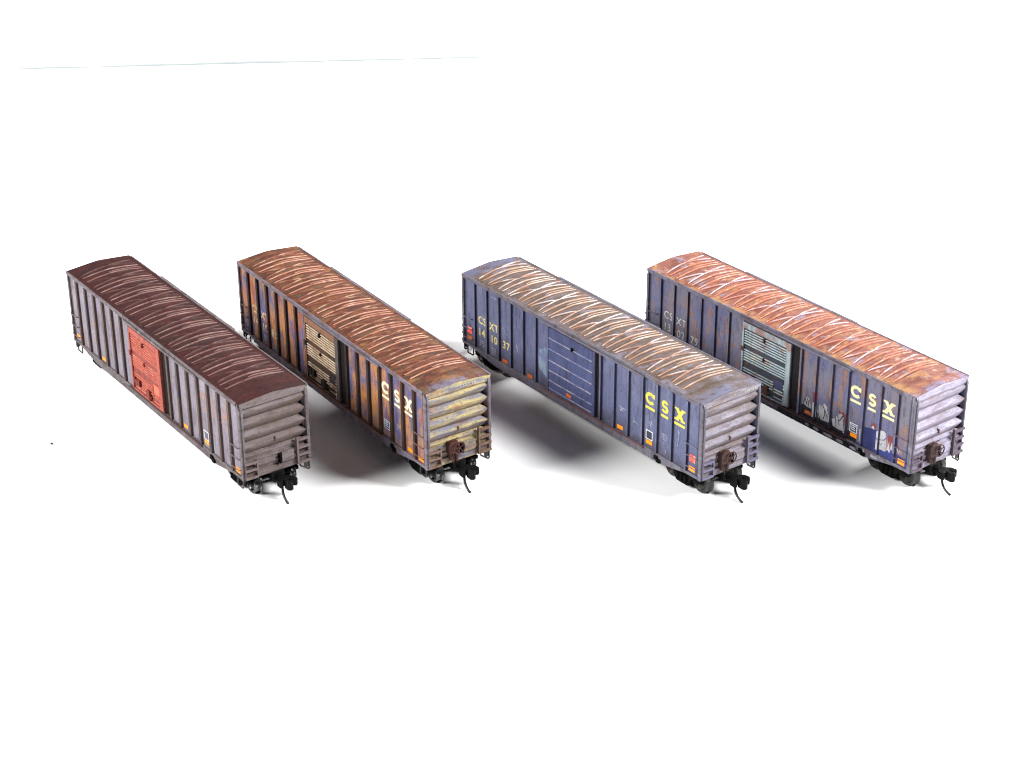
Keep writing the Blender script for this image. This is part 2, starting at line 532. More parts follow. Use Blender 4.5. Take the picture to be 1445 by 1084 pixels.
def make_truck(C, root, rot):
    tr = MB()
    tr.box(37.8, 42.2, -5.6, 5.6, 3.2, 4.6); tr.box(38.6, 41.4, -2, 2, 4.6, 6.2)
    tr.box(36.5, 43.5, -3.4, 3.4, 2.4, 3.2)
    to = tr.build('truck', C['black'], root, rot, bevel=0.2)
    for s in (-1, 1):
        f = MB()
        pts = [(33.4, 3.0), (36.6, 3.1), (37.6, 0.9), (38.2, 0.7), (41.8, 0.7), (42.4, 0.9), (43.4, 3.1), (46.6, 3.0), (46.7, 3.9),
               (44.0, 4.2), (42.4, 4.8), (37.6, 4.8), (36.0, 4.2), (33.3, 3.9)]
        y0, y1 = sorted((s * 5.9, s * 7.1))
        f.prism(pts, 1, y0, y1)
        for xj in (34.8, 45.2):
            f.box(xj - 0.9, xj + 0.9, *sorted((s * 7.1, s * 7.4)), 2.7, 3.7)
        for q in (38.6, 40.0, 41.4):
            f.tube([(q, s * 7.2, 1.6), (q, s * 7.2, 3.7)], 0.55, n=10)
        f.build('side_frame', C['black'], to, rot, bevel=0.2)
    for xj in (34.8, 45.2):
        w = MB()
        for s in (-1, 1):
            prof = [(s * 3.9, 0.6), (s * 3.9, 2.95), (s * 4.2, 3.0), (s * 4.45, 2.72), (s * 5.75, 2.62), (s * 5.75, 2.0), (s * 5.4, 1.7),
                    (s * 5.4, 0.9), (s * 5.95, 0.8), (s * 6.0, 0.3)]
            w.lathe_y(xj, 2.62, prof)
        w.tube([(xj, -4.0, 2.62), (xj, 4.0, 2.62)], 0.6, n=12)
        w.build('wheelset', C['wheel'], to, rot)


def make_underframe(C, root):
    u = MB()
    u.box(-48.3, 48.3, -8.35, 8.35, 6.1, 6.6)
    u.box(-45, 45, -1.6, 1.6, 4.2, 6.1)
    for x in (-27, -18, -9, 0, 9, 18, 27):
        u.box(x - 0.4, x + 0.4, -8.3, 8.3, 5.2, 6.1)
    u.build('underframe', C['black'], root)
    b = MB()
    b.tube([(-6, 4.5, 4.6), (2, 4.5, 4.6)], 1.3, n=16)
    b.tube([(6, -4.5, 4.8), (10, -4.5, 4.8)], 1.1, n=16)
    b.build('brake_tank', C['black'], root)


# ------------------------------------------------------------------ lettering
def text_mb(mb, s, size, cx, cz, y, mat=0, bold=0.02, wid=1.0, plane='side', spacing=1.0):
    cu = bpy.data.curves.new('t', 'FONT')
    cu.body = s; cu.size = size; cu.align_x = 'CENTER'; cu.align_y = 'CENTER'
    cu.offset = bold; cu.space_character = spacing; cu.resolution_u = 3
    o = bpy.data.objects.new('t', cu); COL.objects.link(o)
    dg = bpy.context.evaluated_depsgraph_get()
    me = bpy.data.meshes.new_from_object(o.evaluated_get(dg))
    base = len(mb.v)
    for v in me.vertices:
        if plane == 'side':
            mb.vert(cx + v.co.x * wid, y, cz + v.co.y)
        else:
            mb.vert(y, cx + v.co.x * wid, cz + v.co.y)
    for p in me.polygons:
        mb.face([base + i for i in p.vertices], mat)
    bpy.data.objects.remove(o); bpy.data.curves.remove(cu); bpy.data.meshes.remove(me)


def stroke(mb, pts, w, y, mat=0):
    """flat ribbon along pts (x, z) on the plane y"""
    P = [Vector(p) for p in pts]
    L, R = [], []
    for i, p in enumerate(P):
        d = (P[min(i + 1, len(P) - 1)] - P[max(i - 1, 0)])
        d = d.normalized() if d.length > 1e-6 else Vector((1, 0))
        n = Vector((-d.y, d.x)) * w / 2
        L.append(mb.vert(p.x + n.x, y, p.y + n.y)); R.append(mb.vert(p.x - n.x, y, p.y - n.y))
    for i in range(len(P) - 1):
        mb.face((L[i], L[i + 1], R[i + 1], R[i]), mat)


def rect(mb, x0, x1, z0, z1, y, mat=0):
    mb.face([mb.vert(x0, y, z0), mb.vert(x1, y, z0), mb.vert(x1, y, z1), mb.vert(x0, y, z1)], mat)


def arc(cx, cz, rx, rz, a0, a1, n=14):
    return [(cx + rx * math.cos(math.radians(a0 + (a1 - a0) * i / n)),
             cz + rz * math.sin(math.radians(a0 + (a1 - a0) * i / n))) for i in range(n + 1)]


def logo(C, root, dx=0.0, dz=0.0):
    y = -YS - 0.04
    mb = MB()
    stroke(mb, arc(29.65 + dx, 20.5 + dz, 1.42, 1.24, 40, 320, 20), 0.86, y)                  # C
    rect(mb, 27.9 + dx, 31.45 + dx, 17.45 + dz, 18.15 + dz, y)
    rect(mb, 30.45 + dx, 31.25 + dx, 20.85 + dz, 22.0 + dz, y + 0.01)
    cx, cz = 35.1 + dx, 20.45 + dz                                                        # S
    pts = arc(cx, cz + 0.66, 0.84, 0.66, 20, 270, 12) + arc(cx, cz - 0.66, 0.88, 0.68, 90, -160, 12)
    stroke(mb, pts, 0.8, y)
    rect(mb, 33.75 + dx, 36.4 + dx, 17.45 + dz, 18.15 + dz, y)
    cx = 40.6 + dx                                                                        # X with slab serifs
    for a, b in (((cx - 1.15, 22.1 + dz), (cx + 1.15, 18.8 + dz)), ((cx + 1.15, 22.1 + dz), (cx - 1.15, 18.8 + dz))):
        d = 0.6
        mb.face([mb.vert(a[0] - d, y, a[1]), mb.vert(a[0] + d, y, a[1]), mb.vert(b[0] + d, y, b[1]), mb.vert(b[0] - d, y, b[1])])
        y -= 0.006
    for sx in (-1, 1):
        rect(mb, cx + sx * 1.2 - 0.72, cx + sx * 1.2 + 0.72, 21.65 + dz, 22.15 + dz, y)
        rect(mb, cx + sx * 1.15 - 0.8, cx + sx * 1.15 + 0.8, 18.75 + dz, 19.3 + dz, y)
    rect(mb, cx - 1.95, cx + 1.95, 17.45 + dz, 18.15 + dz, y)
    mb.build('painted_logo', C['logo'], root)


def marks(C, root, lines):
    mb = MB()
    y = -YS - 0.05
    for s, cx, cz in lines:
        text_mb(mb, s, C.get('mark_size', 3.1), cx, cz, y, bold=C.get('mark_bold', 0.05), wid=0.95, spacing=1.12)
    mb.build('reporting_marks', C['marks'], root)


def end_marks(C, root, s):
    mb = MB()
    text_mb(mb, s, 1.1, 4.1, 26.2, 49.06, bold=0.015, plane='end', spacing=1.15)
    mb.build('end_marks', C['end_marks'], root)


def reflector(C, root, x, z, w=2.2, h=0.95, mat='reflector'):
    mb = MB(); mb.box(x - w / 2, x + w / 2, -YS - 0.10, -YS - 0.01, z - h / 2, z + h / 2)
    mb.build('reflector', C[mat], root)


def stencil(C, root, x=29.6, z=10.2, fill='stencil_fill', line='stencil_line'):
    mb = MB()
    y = -YS - 0.05
    rect(mb, x - 1.25, x + 1.25, z - 1.25, z + 1.25, y, 1)
    rect(mb, x - 1.05, x + 1.05, z - 1.05, z + 1.05, y - 0.02, 0)
    if C.get('stencil_text'):
        for i in range(3):
            rect(mb, x - 0.75, x + 0.7 - 0.2 * (i % 2), z + 0.55 - 0.55 * i, z + 0.75 - 0.55 * i, y - 0.03, 1)
    mb.build('stencil_panel', [C[fill], C[line]], root)


def clip_x(poly, x0, x1):
    def half(P, f, X):
        out = []
        for i, p in enumerate(P):
            q = P[(i + 1) % len(P)]
            ip, iq = f(p[0]), f(q[0])
            if ip: out.append(p)
            if ip != iq:
                t = (X - p[0]) / (q[0] - p[0]); out.append((X, p[1] + t * (q[1] - p[1])))
        return out
    P = half(poly, lambda x: x >= x0, x0)
    return half(P, lambda x: x <= x1, x1) if len(P) > 2 else []


def spray(mb, poly, mat, lift):
    """paint laid over sheets and posts alike: cut at the post edges and lifted onto each surface"""
    cuts = [-50]
    for p in POSTS:
        cuts += [p - 0.36, p + 0.24]
    cuts += [50]
    for i, (a, b) in enumerate(zip(cuts, cuts[1:])):
        P = clip_x(poly, a, b)
        if len(P) < 3: continue
        y = (-9.62 if i % 2 else -YS) - lift
        mb.face([mb.vert(x, y, z) for x, z in P], mat)


def spray_line(mb, pts, w, mat, lift):
    for a, b in zip(pts, pts[1:]):
        A, B = Vector(a), Vector(b); d = (B - A).normalized(); n = Vector((-d.y, d.x)) * w / 2; e = d * w * 0.3
        spray(mb, [tuple(A + n - e), tuple(B + n + e), tuple(B - n + e), tuple(A - n - e)], mat, lift)


# ------------------------------------------------------------------ shared materials
JAMB = paint('jamb_shade_dirt', (0.010, 0.009, 0.010, 1), [((0.022, 0.016, 0.014, 1), (0.5, 0.5, 0.2), 0.5, 0.7, 0.7)], rough=0.8, spec=0.1)
BLACK = paint('black_plastic', (0.003, 0.003, 0.003, 1), [((0.012, 0.010, 0.009, 1), (0.6, 0.6, 0.6), 0.5, 0.75, 0.5)], rough=0.7, spec=0.05)
COUPLER = paint('coupler_black', (0.004, 0.004, 0.004, 1), [((0.016, 0.013, 0.011, 1), (0.6, 0.6, 0.6), 0.5, 0.75, 0.4)], rough=0.6, spec=0.08)
PIN = paint('pin_steel', (0.025, 0.02, 0.017, 1), rough=0.4, spec=0.5, metallic=0.6)
STEEL = paint('bright_wheel_steel', (0.16, 0.16, 0.16, 1), [((0.012, 0.012, 0.012, 1), (0.5, 0.5, 0.5), 0.42, 0.52, 0.95)], rough=0.28, spec=0.5, metallic=1.0)
DARKWHEEL = paint('dark_wheel', (0.008, 0.0075, 0.007, 1), [((0.022, 0.02, 0.017, 1), (0.5, 0.5, 0.5), 0.5, 0.7, 0.6)], rough=0.4, spec=0.5)
ORANGE = paint('reflector_orange', lin(245, 140, 20), [(lin(190, 90, 30), (0.7, 0.7, 0.7), 0.5, 0.75, 0.5)], rough=0.4)
ORANGE_DULL = paint('reflector_dull', lin(190, 95, 40), [(lin(110, 60, 45), (0.8, 0.8, 0.8), 0.45, 0.7, 0.7)], rough=0.5)
RED = paint('placard_red', lin(225, 75, 55), [(lin(240, 150, 120), (1.0, 1.0, 1.0), 0.5, 0.62, 0.8)], rough=0.5)
WHITE = paint('stencil_white', lin(215, 215, 215), [(lin(120, 120, 135), (0.8, 0.8, 0.8), 0.5, 0.7, 0.6)], rough=0.6)
STENCIL = paint('stencil_black', lin(45, 50, 62), rough=0.6)
STENCIL_BLUE = paint('stencil_blue', lin(45, 65, 115), rough=0.6)


def car_mats(n, d):
    C = dict(d)
    C['seed'] = n
    C.setdefault('post_a', 0.46); C.setdefault('post_b', 0.34)
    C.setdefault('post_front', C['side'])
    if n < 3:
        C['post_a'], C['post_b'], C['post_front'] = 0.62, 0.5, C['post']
    C.setdefault('dirt_l', 0.35); C.setdefault('dirt_r', 0.0); C.setdefault('dirt_w', 0.9)
    C['black'] = BLACK; C['jamb'] = JAMB; C['coupler'] = COUPLER; C['pin'] = PIN
    C['reflector'] = ORANGE; C['reflector_dull'] = ORANGE_DULL; C['red_square'] = RED
    C.setdefault('stencil_fill', STENCIL); C['stencil_line'] = WHITE
    return C


S3 = (0.35, 0.35, 0.07)      # vertical streaks
BL = (0.13, 0.13, 0.09)      # large blotches
FN = (0.9, 0.9, 0.9)         # fine speckle
RB = (0.5, 0.12, 0.5)        # streaks across the roof

# car 1: faded lilac grey, red door, dark red roof
c1d = lin(105, 82, 78)
CAR1 = car_mats(1, dict(
    side=paint('faded_lilac_side', lin(172, 162, 178), [
        (lin(190, 184, 190), BL, 0.45, 0.65, 0.7), (lin(140, 130, 160), S3, 0.5, 0.7, 0.5),
        (lin(165, 135, 115), S3, 0.58, 0.75, 0.6), (lin(195, 190, 140), BL, 0.6, 0.75, 0.5),
        (c1d, 'dirt', 0.65, 1.15, 0.95), (lin(120, 95, 90), FN, 0.6, 0.75, 0.4)], rough=0.7, seed=1),
    post=paint('brown_post', lin(98, 78, 74), [(lin(70, 66, 95), BL, 0.5, 0.65, 0.8), (lin(120, 95, 75), S3, 0.5, 0.7, 0.7)], rough=0.75, seed=1),
    trim=paint('lilac_brown_trim', lin(138, 122, 128), [(lin(100, 80, 78), (0.3, 0.6, 0.6), 0.45, 0.65, 0.8), (lin(175, 165, 178), (0.25, 0.5, 0.5), 0.55, 0.7, 0.7)], rough=0.7, seed=1),
    end=paint('grey_brown_end', lin(140, 127, 128), [(lin(118, 100, 90), (0.3, 0.1, 0.5), 0.42, 0.65, 0.8), (lin(165, 152, 160), (0.4, 0.12, 0.7), 0.5, 0.7, 0.7),
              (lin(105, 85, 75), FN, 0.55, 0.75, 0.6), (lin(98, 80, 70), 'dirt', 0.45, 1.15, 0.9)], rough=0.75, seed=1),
    roof=paint('dark_red_roof', lin(74, 36, 36), [(lin(52, 40, 40), (0.3, 0.1, 0.3), 0.42, 0.65, 0.7), (lin(95, 42, 40), (0.5, 0.2, 0.5), 0.5, 0.7, 0.7),
               (lin(45, 30, 30), FN, 0.52, 0.72, 0.6)], rough=0.62, seed=1),
    roof_rib=paint('dark_red_rib', lin(92, 52, 50), [(lin(140, 98, 92), (0.6, 0.25, 0.6), 0.45, 0.65, 0.8), (lin(85, 42, 40), (0.4, 0.3, 0.4), 0.5, 0.7, 0.8)], rough=0.6, seed=1),
    roof_rib2=paint('dark_red_rib_b', lin(140, 95, 88), [(lin(180, 140, 132), (0.6, 0.25, 0.6), 0.45, 0.65, 0.8), (lin(95, 50, 46), (0.4, 0.3, 0.4), 0.5, 0.7, 0.8)], rough=0.6, seed=7),
    roof_foot=paint('dark_red_roof_foot', lin(70, 34, 34), [(lin(50, 38, 36), (0.3, 0.2, 0.3), 0.42, 0.65, 0.8)], rough=0.65, seed=1),
    door_kind='ribbed',
    door=paint('red_door', lin(165, 66, 50), [(lin(130, 50, 42), S3, 0.5, 0.7, 0.6), (lin(125, 60, 52), FN, 0.56, 0.72, 0.7)], rough=0.65, seed=1),
    door_rib=paint('red_door_rib', lin(214, 105, 82), [(lin(180, 74, 58), (0.2, 0.4, 0.3), 0.5, 0.68, 0.8), (lin(232, 150, 128), (0.3, 0.4, 0.4), 0.55, 0.7, 0.7)], rough=0.6, seed=2),
    door_frame=paint('red_door_frame', lin(200, 84, 62), [(lin(140, 62, 50), FN, 0.52, 0.72, 0.6)], rough=0.65, seed=3),
    hardware=paint('dark_red_hardware', lin(110, 45, 38), rough=0.6), placard=paint('red_placard', lin(205, 95, 72), rough=0.6),
    track=paint('track_brown', lin(95, 75, 75), rough=0.7, seed=1),
    iron=paint('iron_lilac', lin(130, 112, 112), [(lin(90, 70, 65), FN, 0.5, 0.7, 0.6)], rough=0.6), iron_dark=paint('iron_grey', lin(80, 72, 70), rough=0.55),
    brake=paint('brake_brown', lin(70, 50, 48), rough=0.6), wheel=STEEL,
    logo=paint('faded_orange_logo', lin(138, 126, 136), [(lin(178, 126, 108), (0.5, 0.5, 0.5), 0.44, 0.62, 0.85), (lin(180, 112, 86), FN, 0.54, 0.68, 0.6)], rough=0.7, seed=1),
    marks=paint('faded_yellow_marks', lin(125, 115, 124), [(lin(165, 130, 92), (0.6, 0.6, 0.6), 0.46, 0.6, 0.85)], rough=0.7, seed=4),
    stencil_fill=paint('stencil_grey', lin(85, 85, 95), rough=0.6),
    dirt_w=0.75, dirt_l=0.3))

# car 2: blue under heavy orange rust
CAR2 = car_mats(2, dict(
    side=paint('rusted_blue_side', lin(92, 95, 140), [
        (lin(165, 128, 92), (0.17, 0.17, 0.1), 0.45, 0.62, 0.85), (lin(198, 132, 58), (0.22, 0.22, 0.11), 0.43, 0.6, 0.85),
        (lin(172, 80, 38), (0.25, 0.25, 0.13), 0.53, 0.68, 0.9), (lin(105, 105, 150), BL, 0.56, 0.68, 0.7),
        (lin(62, 48, 42), 'dirt', 0.6, 1.1, 0.95), (lin(95, 62, 50), FN, 0.55, 0.72, 0.4)], rough=0.75, seed=2),
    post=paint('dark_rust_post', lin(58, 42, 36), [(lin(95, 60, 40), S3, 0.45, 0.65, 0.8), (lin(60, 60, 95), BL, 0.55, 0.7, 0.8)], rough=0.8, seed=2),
    trim=paint('lilac_rust_trim', lin(150, 140, 165), [(lin(140, 95, 85), (0.2, 0.5, 0.5), 0.45, 0.6, 0.8), (lin(105, 100, 145), (0.2, 0.5, 0.5), 0.55, 0.7, 0.7), (lin(120, 70, 55), FN, 0.56, 0.7, 0.5)], rough=0.7, seed=2),
    end=paint('blue_cream_end', lin(128, 128, 142), [(lin(92, 92, 128), (0.35, 0.07, 0.9), 0.5, 0.62, 0.85), (lin(200, 180, 112), (0.35, 0.09, 0.8), 0.4, 0.6, 0.9),
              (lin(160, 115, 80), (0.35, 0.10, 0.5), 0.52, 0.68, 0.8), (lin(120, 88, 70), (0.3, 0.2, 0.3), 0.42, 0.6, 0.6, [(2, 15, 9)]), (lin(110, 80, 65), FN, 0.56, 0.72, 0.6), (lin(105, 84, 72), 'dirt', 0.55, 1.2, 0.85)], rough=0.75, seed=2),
    roof=paint('rust_roof', lin(134, 78, 54), [(lin(92, 52, 40), (0.45, 0.14, 0.4), 0.43, 0.58, 0.9), (lin(170, 118, 62), (0.3, 0.14, 0.3), 0.53, 0.66, 0.85),
               (lin(112, 92, 66), (0.22, 0.16, 0.3), 0.5, 0.62, 0.85), (lin(70, 52, 46), (0.5, 0.2, 0.5), 0.56, 0.68, 0.8), (lin(175, 80, 45), FN, 0.55, 0.68, 0.7), (lin(150, 145, 175), (0.2, 0.25, 0.3), 0.45, 0.6, 0.8, [(0, 44.5, 48.5)])], rough=0.75, seed=2),
    roof_rib=paint('salmon_rib', lin(150, 88, 64), [(lin(205, 160, 130), (0.5, 0.25, 0.5), 0.48, 0.62, 0.9), (lin(130, 66, 42), (0.3, 0.3, 0.3), 0.5, 0.65, 0.9)], rough=0.65, seed=2),
    roof_rib2=paint('salmon_rib_b', lin(205, 140, 112), [(lin(225, 185, 160), (0.5, 0.25, 0.5), 0.48, 0.62, 0.9), (lin(150, 80, 50), (0.3, 0.3, 0.3), 0.52, 0.65, 0.9)], rough=0.65, seed=7),
    roof_foot=paint('rust_roof_foot', lin(125, 62, 38), [(lin(95, 48, 34), (0.3, 0.2, 0.3), 0.42, 0.62, 0.9), (lin(165, 90, 48), (0.4, 0.2, 0.3), 0.55, 0.66, 0.8)], rough=0.7, seed=3),
    door_kind='ribbed',
    door=paint('tan_door', lin(88, 64, 50), [(lin(58, 44, 38), S3, 0.45, 0.65, 0.8), (lin(120, 92, 60), BL, 0.55, 0.7, 0.7), (lin(40, 36, 34), (0.25, 0.25, 0.25), 0.3, 0.55, 0.9, [(2, 12, 9)])], rough=0.7, seed=2),
    door_rib=paint('cream_door_rib', lin(215, 190, 155), [(lin(232, 215, 195), (0.12, 0.4, 0.3), 0.5, 0.65, 0.8), (lin(165, 118, 80), (0.16, 0.4, 0.16), 0.52, 0.66, 0.85), (lin(45, 38, 34), (0.35, 0.4, 0.35), 0.42, 0.58, 0.8, [(2, 11, 8)])], rough=0.65, seed=4),
    door_frame=paint('tan_door_frame', lin(160, 112, 84), [(lin(90, 88, 92), (0.3, 0.3, 0.1), 0.35, 0.5, 0.95, [(0, 5, 6)]), (lin(48, 40, 36), (0.3, 0.3, 0.2), 0.4, 0.6, 0.85, [(2, 11, 8)])], rough=0.7, seed=5),
    hardware=paint('black_hardware', lin(32, 28, 27), rough=0.6), placard=paint('black_placard', lin(42, 40, 44), rough=0.6),
    track=paint('track_rust', lin(140, 98, 82), [(lin(80, 50, 42), (0.3, 0.5, 0.5), 0.5, 0.7, 0.7)], rough=0.7, seed=2),
    iron=paint('iron_rust', lin(135, 110, 95), [(lin(120, 72, 50), FN, 0.45, 0.65, 0.8)], rough=0.7), iron_dark=paint('iron_soot', lin(60, 56, 56), rough=0.55),
    brake=paint('brake_red_brown', lin(92, 48, 42), [(lin(55, 34, 30), FN, 0.5, 0.7, 0.7)], rough=0.65), wheel=STEEL,
    logo=paint('cream_logo', lin(236, 228, 196), [(lin(225, 205, 130), (0.3, 0.3, 0.3), 0.52, 0.66, 0.7), (lin(150, 115, 85), FN, 0.6, 0.72, 0.6)], rough=0.65, seed=2),
    marks=paint('worn_cream_marks', lin(205, 190, 160), [(lin(140, 100, 75), (0.7, 0.7, 0.7), 0.47, 0.6, 0.95)], rough=0.7, seed=2),
    end_marks=paint('cream_end_marks', lin(205, 202, 190), [(lin(150, 150, 165), (0.5, 0.25, 0.5), 0.52, 0.6, 0.9)], rough=0.65, seed=2),
    stencil_fill=STENCIL_BLUE, stencil_text=True, dirt_w=0.8, dirt_l=0.4))

# car 3: cleaner blue
CAR3 = car_mats(3, dict(
    side=paint('faded_blue_side', lin(98, 106, 152), [
        (lin(120, 126, 165), BL, 0.45, 0.65, 0.7), (lin(84, 90, 138), S3, 0.5, 0.7, 0.7), (lin(135, 130, 150), (0.3, 0.3, 0.12), 0.6, 0.75, 0.7),
        (lin(78, 72, 88), (0.2, 0.2, 0.2), 0.35, 0.55, 0.75, [(2, 12, 7)]), (lin(165, 170, 180), FN, 0.68, 0.76, 0.5),
        (lin(52, 54, 78), 'dirt', 0.6, 1.25, 0.9)], rough=0.6, seed=3),
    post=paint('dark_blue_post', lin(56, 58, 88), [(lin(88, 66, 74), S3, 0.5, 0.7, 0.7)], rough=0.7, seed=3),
    trim=paint('lilac_trim', lin(128, 126, 155), [(lin(150, 130, 138), (0.2, 0.5, 0.5), 0.45, 0.62, 0.7), (lin(128, 92, 92), (0.25, 0.5, 0.5), 0.52, 0.66, 0.7), (lin(160, 158, 180), (0.25, 0.4, 0.5), 0.56, 0.7, 0.7)], rough=0.65, seed=3),
    end=paint('lilac_grey_end', lin(150, 142, 160), [(lin(132, 114, 112), (0.3, 0.1, 0.45), 0.43, 0.62, 0.85), (lin(178, 174, 196), (0.4, 0.10, 0.8), 0.5, 0.68, 0.8),
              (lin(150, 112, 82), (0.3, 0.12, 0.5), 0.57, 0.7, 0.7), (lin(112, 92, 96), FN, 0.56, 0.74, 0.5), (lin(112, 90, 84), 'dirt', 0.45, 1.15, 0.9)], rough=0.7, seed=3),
    roof=paint('lilac_brown_roof', lin(122, 106, 104), [(lin(98, 82, 66), (0.4, 0.16, 0.3), 0.45, 0.62, 0.85), (lin(145, 140, 160), (0.25, 0.2, 0.3), 0.5, 0.66, 0.8),
               (lin(125, 92, 78), (0.5, 0.14, 0.5), 0.54, 0.7, 0.7), (lin(92, 74, 70), FN, 0.54, 0.72, 0.5), (lin(128, 130, 160), (0.2, 0.2, 0.3), 0.3, 0.55, 0.85, [(0, 43.5, 47)]), (lin(112, 116, 150), (0.2, 0.2, 0.3), 0.3, 0.55, 0.85, [(0, -43.5, -47)])], rough=0.72, seed=3),
    roof_rib=paint('white_rust_rib', lin(226, 216, 218), [(lin(176, 118, 82), (0.22, 0.10, 0.3), 0.44, 0.56, 0.85), (lin(190, 134, 92), (0.2, 0.2, 0.2), 0.4, 0.6, 0.7, [(1, -3, -7)])], rough=0.6, seed=3),
    roof_rib2=paint('rust_white_rib', lin(215, 180, 155), [(lin(235, 225, 218), (0.3, 0.3, 0.3), 0.48, 0.6, 0.9), (lin(190, 125, 75), (0.2, 0.2, 0.2), 0.4, 0.6, 0.8, [(1, 1, -6)])], rough=0.6, seed=7),
    roof_foot=paint('brown_roof_foot', lin(112, 84, 66), [(lin(150, 96, 66), (0.3, 0.2, 0.3), 0.45, 0.6, 0.9), (lin(88, 76, 68), (0.2, 0.15, 0.2), 0.5, 0.62, 0.8)], rough=0.7, seed=3),
    door_kind='plug',
    door=paint('deep_blue_door', lin(66, 82, 150), [(lin(80, 98, 160), S3, 0.5, 0.7, 0.7), (lin(58, 70, 125), BL, 0.5, 0.68, 0.7), (lin(130, 140, 175), FN, 0.66, 0.76, 0.5)], rough=0.5, seed=3),
    door_rib=paint('worn_door_rib', lin(120, 128, 172), [(lin(180, 165, 172), (0.25, 0.4, 0.4), 0.42, 0.58, 0.8)], rough=0.55, seed=3),
    door_frame=BLACK, hardware=BLACK, placard=BLACK,
    track=paint('track_red_brown', lin(128, 92, 96), [(lin(90, 62, 68), (0.3, 0.5, 0.5), 0.5, 0.7, 0.7)], rough=0.7, seed=3),
    iron=paint('iron_blue', lin(125, 120, 150), [(lin(150, 135, 140), FN, 0.5, 0.7, 0.6)], rough=0.6), iron_dark=paint('iron_dark_blue', lin(52, 50, 60), rough=0.55),
    brake=paint('brake_rust', lin(88, 60, 55), [(lin(140, 100, 80), FN, 0.52, 0.68, 0.7), (lin(45, 32, 30), FN, 0.5, 0.7, 0.6)], rough=0.65), wheel=DARKWHEEL,
    logo=paint('yellow_logo', lin(232, 214, 66), [(lin(200, 180, 70), FN, 0.56, 0.7, 0.6), (lin(120, 122, 130), FN, 0.66, 0.72, 0.6)], rough=0.6, seed=3),
    marks=paint('worn_yellow_marks', lin(205, 188, 105), [(lin(130, 125, 120), FN, 0.52, 0.66, 0.8)], rough=0.65, seed=3),
    end_marks=paint('yellow_end_marks', lin(200, 196, 150), [(lin(140, 134, 152), (0.5, 0.25, 0.5), 0.48, 0.58, 0.9)], rough=0.65, seed=3),
    dirt_w=1.1, dirt_l=0.4))

